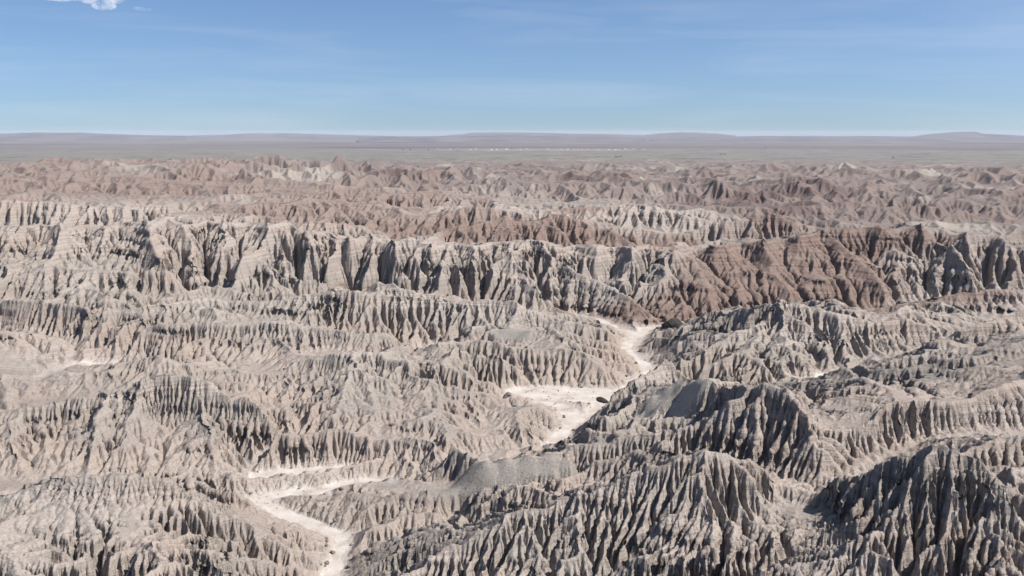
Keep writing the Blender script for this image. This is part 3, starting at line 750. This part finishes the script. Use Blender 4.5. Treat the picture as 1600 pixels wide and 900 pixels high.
far_hill([(-220,210),(-120,207),(0,207.3),(60,206.4),(125,206.2),(150,208),(220,210.5),(290,211.5)], 19000, 4000, 'long low hills on the skyline at the left', 1.0)
far_hill([(290,211.5),(350,209.5),(400,207.8),(440,207.2),(500,209.2),(560,210.8),(620,212)], 23000, 4000, 'faint blue hill on the skyline left of centre', 2.0)
far_hill([(560,214.5),(600,212.6),(650,212),(700,211.6),(780,210.5),(860,211),(930,211.5),(1010,214.5)], 16500, 3000, 'brownish low hills in front of the central skyline mesa', 3.0)
far_hill([(690,212),(720,209),(745,206.6),(800,206.2),(850,206.6),(900,208.2),(960,208.8),(1010,210.6),(1060,212)], 22500, 4000, 'broad lavender mesa on the skyline at the centre', 4.0)
far_hill([(1000,211),(1030,206.6),(1060,205.8),(1090,206.2),(1120,207.8),(1150,211)], 21000, 2200, 'short dark ridge on the skyline right of the central mesa', 5.0)
far_hill([(1020,215),(1100,213),(1200,212),(1350,212.2),(1450,213),(1560,214),(1700,214)], 18000, 4000, 'long low grey rise on the right of the plain', 6.0)
far_hill([(1425,213),(1455,208.8),(1480,206.4),(1505,205.2),(1526,205),(1538,208.5),(1570,210),(1620,212.5)], 20000, 2500, 'small dark flat topped mesa on the skyline at the far right', 7.0)

# ------------------------------------------------------------------ air
hz = bpy.data.materials.new('haze_air'); hz.use_nodes = True; hn = hz.node_tree; hn.nodes.clear()
ho = hn.nodes.new('ShaderNodeOutputMaterial'); hv = hn.nodes.new('ShaderNodeVolumePrincipled')
hv.inputs['Density'].default_value = 2.1e-5; hv.inputs['Color'].default_value = (0.70, 0.76, 0.90, 1); hv.inputs['Anisotropy'].default_value = 0.0
hn.links.new(hv.outputs[0], ho.inputs['Volume'])
bx0, bx1, by0, by1, bz0, bz1 = -40000, 40000, -800, 30500, -20, 190
hzme = mesh_of('haze', [(x, y, z) for z in (bz0, bz1) for y in (by0, by1) for x in (bx0, bx1)], [(0, 2, 3, 1), (4, 5, 7, 6), (0, 1, 5, 4), (2, 6, 7, 3), (0, 4, 6, 2), (1, 3, 7, 5)])
link('haze', hzme, hz, kind='stuff', label='thin blue haze over the badlands and plain')

# ------------------------------------------------------------------ shrubs, stones
def simple(name, cols, scale, rough=0.9):
    m, nt, b = mat(name); k = NT(nt)
    tcn = k.n('ShaderNodeTexCoord'); n = k.noise(tcn.outputs['Object'], scale, 4, 0.6)
    k.l(k.ramp(n, cols), b.inputs['Base Color']); b.inputs['Roughness'].default_value = rough
    return m
LEAF = simple('shrub_leaf', [(0.3, (0.030, 0.034, 0.020)), (0.7, (0.085, 0.085, 0.055))], 3.0)
TWIG = simple('shrub_twig', [(0.3, (0.06, 0.05, 0.04)), (0.7, (0.11, 0.09, 0.07))], 6.0)
ROCK = simple('boulder_rock', [(0.3, (0.10, 0.09, 0.08)), (0.7, (0.19, 0.17, 0.15))], 1.2)
DARKROCK = simple('dark_rock', [(0.3, (0.018, 0.016, 0.015)), (0.7, (0.060, 0.052, 0.047))], 0.6)
def shrub_meshes(seed):
    rg = random.Random(seed); V, F = [], []; TV, TF = [], []
    for c in range(9):
        a = rg.uniform(0, 6.28); tilt = rg.uniform(0.1, 0.9); L = rg.uniform(0.6, 1.0)
        tip = (math.cos(a) * math.sin(tilt) * L * 0.75, math.sin(a) * math.sin(tilt) * L * 0.75, math.cos(tilt) * L * 0.8)
        i0 = len(TV); TV += [(-.02, 0, 0), (.02, 0, 0), (0, .03, 0), tip]; TF += [(i0, i0 + 1, i0 + 3), (i0 + 1, i0 + 2, i0 + 3), (i0 + 2, i0, i0 + 3)]
        for q in range(9):
            f = rg.uniform(0.55, 1.1); p = [tip[e] * f + rg.uniform(-.14, .14) for e in range(3)]; p[2] = max(p[2], 0.05)
            i0 = len(V); r_ = rg.uniform(0.07, 0.15)
            for e in range(3):
                V.append(tuple(p[w] + rg.uniform(-r_, r_) for w in range(3)))
            F.append((i0, i0 + 1, i0 + 2))
    return mesh_of('foliage', V, F), mesh_of('stems', TV, TF)
SHR = [shrub_meshes(k_) for k_ in range(5)]
for a_, b_ in SHR: a_.materials.append(LEAF); b_.materials.append(TWIG)
def shrub(x, y, size, label, group, z=None):
    z = ground(x, y) if z is None else z
    e = link('desert_shrub', None, label=label, category='shrub', group=group)
    e.location = (x, y, z - 0.03); e.scale = (size, size, size * random.uniform(0.7, 0.95)); e.rotation_euler = (0, 0, random.uniform(0, 6.28))
    f, st_ = random.choice(SHR)
    link('foliage', f, parent=e); link('stems', st_, parent=e)
def stone_mesh(seed, flat=0.7, sub=2, rough_=0.28):
    bm = bmesh.new(); bmesh.ops.create_icosphere(bm, subdivisions=sub, radius=1.0)
    rg = np.random.RandomState(seed)
    cuts = [(lambda n: n / np.linalg.norm(n))(rg.randn(3)) for _ in range(9)]; offs = rg.uniform(0.55, 0.9, 9)
    for v in bm.verts:
        p = np.array(v.co)
        for c_, o_ in zip(cuts, offs):
            d_ = p @ c_ - o_
            if d_ > 0: p = p - c_ * d_ * 0.9
        p = p * (1 + rough_ * 0.4 * rg.randn() * 0.3); p[2] *= flat
        v.co = p
    me = bpy.data.meshes.new('stone'); bm.to_mesh(me); bm.free(); return me
STN = [stone_mesh(k_) for k_ in range(5)]
for q in STN: q.materials.append(ROCK)
def scatter(n, box_, fn, test=lambda x, y: True, tries=40):
    got = 0
    for _ in range(n * tries):
        if got >= n: break
        p = hit(random.uniform(box_[0], box_[2]), random.uniform(box_[1], box_[3]))
        if p and test(p[0], p[1]): fn(p); got += 1
def sandy(x, y):
    th_ = math.atan2(x, y); i = int((th_ - TH[0]) / (TH[1] - TH[0])); j = int(np.searchsorted(RR, math.hypot(x, y)))
    return DS[min(j, NV - 1), min(max(i, 0), NU - 1)] < 1.0
def near_sand(x, y):
    th_ = math.atan2(x, y); i = int((th_ - TH[0]) / (TH[1] - TH[0])); j = int(np.searchsorted(RR, math.hypot(x, y)))
    return 0.8 < DS[min(j, NV - 1), min(max(i, 0), NU - 1)] < 6
def mk_shrub(label, group, s0, s1): return lambda p: shrub(p[0], p[1], random.uniform(s0, s1), label, group, p[2])
def mk_stone(label, group, s0, s1):
    def f(p):
        o = link('boulder', random.choice(STN), label=label, category='boulder', group=group)
        sz_ = random.uniform(s0, s1); o.location = (p[0], p[1], p[2] + 0.15 * sz_); o.scale = (sz_, sz_ * random.uniform(.7, 1.2), sz_); o.rotation_euler = (random.uniform(-.2, .2), random.uniform(-.2, .2), random.uniform(0, 6.28))
    return f
scatter(36, (820, 603, 945, 640), mk_shrub('small dark shrub dotting the wide sand flat beside the main wash', 'shrubs on the wide sand flat', 0.6, 1.2), lambda x, y: sandy(x, y) or near_sand(x, y))
scatter(44, (1010, 590, 1180, 650), mk_shrub('small dark shrub dotting the smooth rounded hilltop right of the wash', 'shrubs on the rounded hilltop', 0.45, 0.9))
scatter(22, (395, 765, 500, 800), mk_shrub('small dark shrub on the sandy bend of the near wash', 'shrubs at the near bend', 0.4, 0.8), lambda x, y: sandy(x, y) or near_sand(x, y))
scatter(26, (545, 825, 650, 890), mk_shrub('small dark shrub on the stony bank right of the near wash', 'shrubs on the near bank', 0.35, 0.7), lambda x, y: not sandy(x, y))
scatter(22, (0, 560, 120, 640), mk_shrub('small dark shrub on the smooth slopes at the left edge', 'shrubs on the left slopes', 0.5, 0.9))
scatter(26, (640, 705, 880, 765), mk_shrub('small dark shrub on the grey gravel saddle', 'shrubs on the gravel saddle', 0.35, 0.7))
scatter(30, (1280, 690, 1450, 740), mk_shrub('small dark shrub on the grey crest of the nearest hill', 'shrubs on the nearest crest', 0.3, 0.6))
scatter(24, (860, 560, 1025, 700), mk_stone('grey boulder lying along the edge of the main wash', 'boulders along the main wash', 0.5, 1.3), near_sand)
scatter(20, (390, 730, 560, 890), mk_stone('grey boulder lying along the edge of the near wash', 'boulders along the near wash', 0.4, 1.0), near_sand)
scatter(40, (560, 780, 1250, 895), mk_shrub('small dark shrub on the long gullied hill at the bottom right of centre', 'shrubs on the near right hill', 0.3, 0.65))
scatter(34, (10, 760, 430, 895), mk_shrub('small dark shrub on the tan hill in the bottom left corner', 'shrubs on the bottom left hill', 0.3, 0.65))
for (px_, py_, sz_, lb_) in [(511, 880, 1.1, 'lower of two dark boulders on the white sand at the bottom'), (520, 864, 1.2, 'upper of two dark boulders on the white sand at the bottom')]:
    p = hit(px_, py_)
    if p: mk_stone(lb_, 'boulders on the near sand', sz_, sz_)(p)
def outcrop(px_, py_, dist, size, flat, label, seed):
    me = stone_mesh(seed, 1.0, 4, 0.2); me.materials.append(DARKROCK)
    x, y, z = D(px_, py_, dist); g = ground(x, y)
    o = link('rock_outcrop', me, label=label, category='rock')
    o.location = (x, y, g + size[2] * 0.25); o.scale = size; o.rotation_euler = (0, 0, seed)
outcrop(1052, 515, 640, (9, 6, 6), 1, 'large black rock outcrop at the head of the main wash', 41)
outcrop(1046, 537, 608, (5.5, 4, 3.4), 1, 'smaller dark rock below the large black outcrop', 42)
outcrop(940, 625, 484, (5, 2.4, 1.6), 1, 'flat dark rock slab lying on the white sand flat', 43)

# ------------------------------------------------------------------ far plain: trees and white buildings
CROWN = simple('tree_crown', [(0.3, (0.025, 0.030, 0.018)), (0.7, (0.06, 0.065, 0.04))], 0.4)
WHITE = simple('white_wall', [(0.3, (0.60, 0.58, 0.55)), (0.7, (0.70, 0.68, 0.65))], 0.2)
ROOF = simple('pale_roof', [(0.3, (0.40, 0.38, 0.36)), (0.7, (0.55, 0.53, 0.50))], 0.2)
def crown_mesh(seed):
    rg = random.Random(seed); V, F = [], []
    for q in range(140):
        while True:
            p = [rg.uniform(-1, 1) for _ in range(3)]
            if sum(e * e for e in p) < 1: break
        i0 = len(V); r_ = rg.uniform(0.12, 0.26)
        for e in range(3): V.append((p[0] * 1.0 + rg.uniform(-r_, r_), p[1] + rg.uniform(-r_, r_), 1.1 + p[2] * 0.75 + rg.uniform(-r_, r_)))
        F.append((i0, i0 + 1, i0 + 2))
    return mesh_of('crown', V, F)
TRK = mesh_of('trunk', [(.1, 0, 0), (-.05, .09, 0), (-.05, -.09, 0), (.05, 0, 1.2), (-.03, .04, 1.2), (-.03, -.04, 1.2)], [(0, 1, 4, 3), (1, 2, 5, 4), (2, 0, 3, 5), (3, 4, 5)]); TRK.materials.append(TWIG)
CRW = [crown_mesh(k_) for k_ in range(3)]
for q in CRW: q.materials.append(CROWN)
def far_point(px_, py_):
    x, y, z = G(px_, py_, -6.0); return x, y, ground(x, y)
def far_tree(px_, py_, sz_, label, group=None):
    x, y, z = far_point(px_, py_)
    e = link('tree', None, label=label, category='tree')
    if group: e['group'] = group
    e.location = (x, y, z - 0.2); e.scale = (sz_, sz_, sz_ * 0.8)
    link('trunk', TRK, parent=e); link('crown', random.choice(CRW), parent=e)
for px_, lb_ in ((629, 'leftmost dark tree standing alone on the far plain'), (641, 'second dark tree from the left on the far plain'), (669, 'dark tree on the far plain midway to the white buildings'), (715, 'dark tree just left of the row of white buildings')):
    far_tree(px_, 235.5, 9, lb_)
for px_ in (746, 772, 803, 838, 858, 890, 905, 957, 973, 1000):
    far_tree(px_ + random.uniform(-4, 4), 234.5 + random.uniform(-.6, .6), random.uniform(6, 8.5), 'dark tree among the row of white buildings on the far plain', 'trees among the far buildings')
for (px_, py_) in ((1097, 231), (966, 248.6), (962, 248.2), (970, 248.5), (1126, 243.4), (1132, 243.2), (1395, 250.5), (337, 225.7), (507, 222.5), (1196, 231.5)):
    far_tree(px_, py_, 7.5, 'isolated dark tree out on the open far plain', 'isolated trees on the far plain')
for n_, px_ in enumerate(list(np.linspace(688, 1010, 22))):
    x, y, z = far_point(px_ + random.uniform(-5, 5), 234.2 + random.uniform(-0.5, 0.9))
    w_, d_, h_ = random.uniform(14, 26), random.uniform(8, 12), random.uniform(5, 7.5)
    e = link('white_building', None, label='white low building in the row across the far plain', category='building', group='white buildings on the far plain')
    e.location = (x, y, z - 0.3); e.rotation_euler = (0, 0, random.uniform(-.3, .3))
    a_, b_ = w_ / 2, d_ / 2
    link('wall', mesh_of('wall', [(-a_, -b_, 0), (a_, -b_, 0), (a_, b_, 0), (-a_, b_, 0), (-a_, -b_, h_), (a_, -b_, h_), (a_, b_, h_), (-a_, b_, h_), (-a_, 0, h_ + 2.2), (a_, 0, h_ + 2.2)], [(0, 1, 5, 4), (1, 2, 6, 9, 5), (2, 3, 7, 6), (3, 0, 4, 8, 7)]), WHITE, e)
    c_, d2 = a_ + 0.6, b_ + 0.6
    link('roof', mesh_of('roof', [(-c_, -d2, h_ - 0.1), (c_, -d2, h_ - 0.1), (c_, 0, h_ + 2.35), (-c_, 0, h_ + 2.35), (-c_, d2, h_ - 0.1), (c_, d2, h_ - 0.1)], [(0, 1, 2, 3), (3, 2, 5, 4)]), ROOF, e)

# ------------------------------------------------------------------ the small clouds at the upper left
def cloud(px_, py_, dist, blobs, dens, label):
    c = np.array(D(px_, py_, dist)); bm = bmesh.new()
    for (dx, dz, rx, rz) in blobs:
        bb = bmesh.ops.create_icosphere(bm, subdivisions=3, radius=1.0)
        for v in bb['verts']: v.co = Vector((dx + v.co.x * rx, v.co.y * rx * 0.8, dz + v.co.z * rz))
    me = bpy.data.meshes.new('cloud'); bm.to_mesh(me); bm.free()
    m = bpy.data.materials.new('cloud_vapour'); m.use_nodes = True; nt = m.node_tree; nt.nodes.clear(); k = NT(nt)
    out = k.n('ShaderNodeOutputMaterial'); pv_ = k.n('ShaderNodeVolumePrincipled')
    geo = k.n('ShaderNodeNewGeometry'); n = k.noise(geo.outputs['Position'], 0.0055, 6, 0.6)
    d_ = k.math('MULTIPLY', k.math('MAXIMUM', k.math('SUBTRACT', n, 0.46), 0.0), dens)
    k.l(d_, pv_.inputs['Density']); pv_.inputs['Color'].default_value = (1, 1, 1, 1)
    k.l(pv_.outputs[0], out.inputs['Volume'])
    o = link('cloud', me, m, label=label, category='cloud', kind='thing'); o.location = c
    return o
cloud(150, 2, 15000, [(-620, 60, 300, 60), (-300, 90, 340, 80), (0, 40, 300, 95), (120, -70, 200, 80), (260, 40, 220, 80), (-850, 80, 240, 40)], 0.028, 'small white puffy cloud at the top left corner')
cloud(222, 14, 15000, [(0, 0, 170, 35), (-90, 5, 90, 22)], 0.012, 'tiny thin wisp of cloud right of the white cloud')
print('done', time.time() - T0)
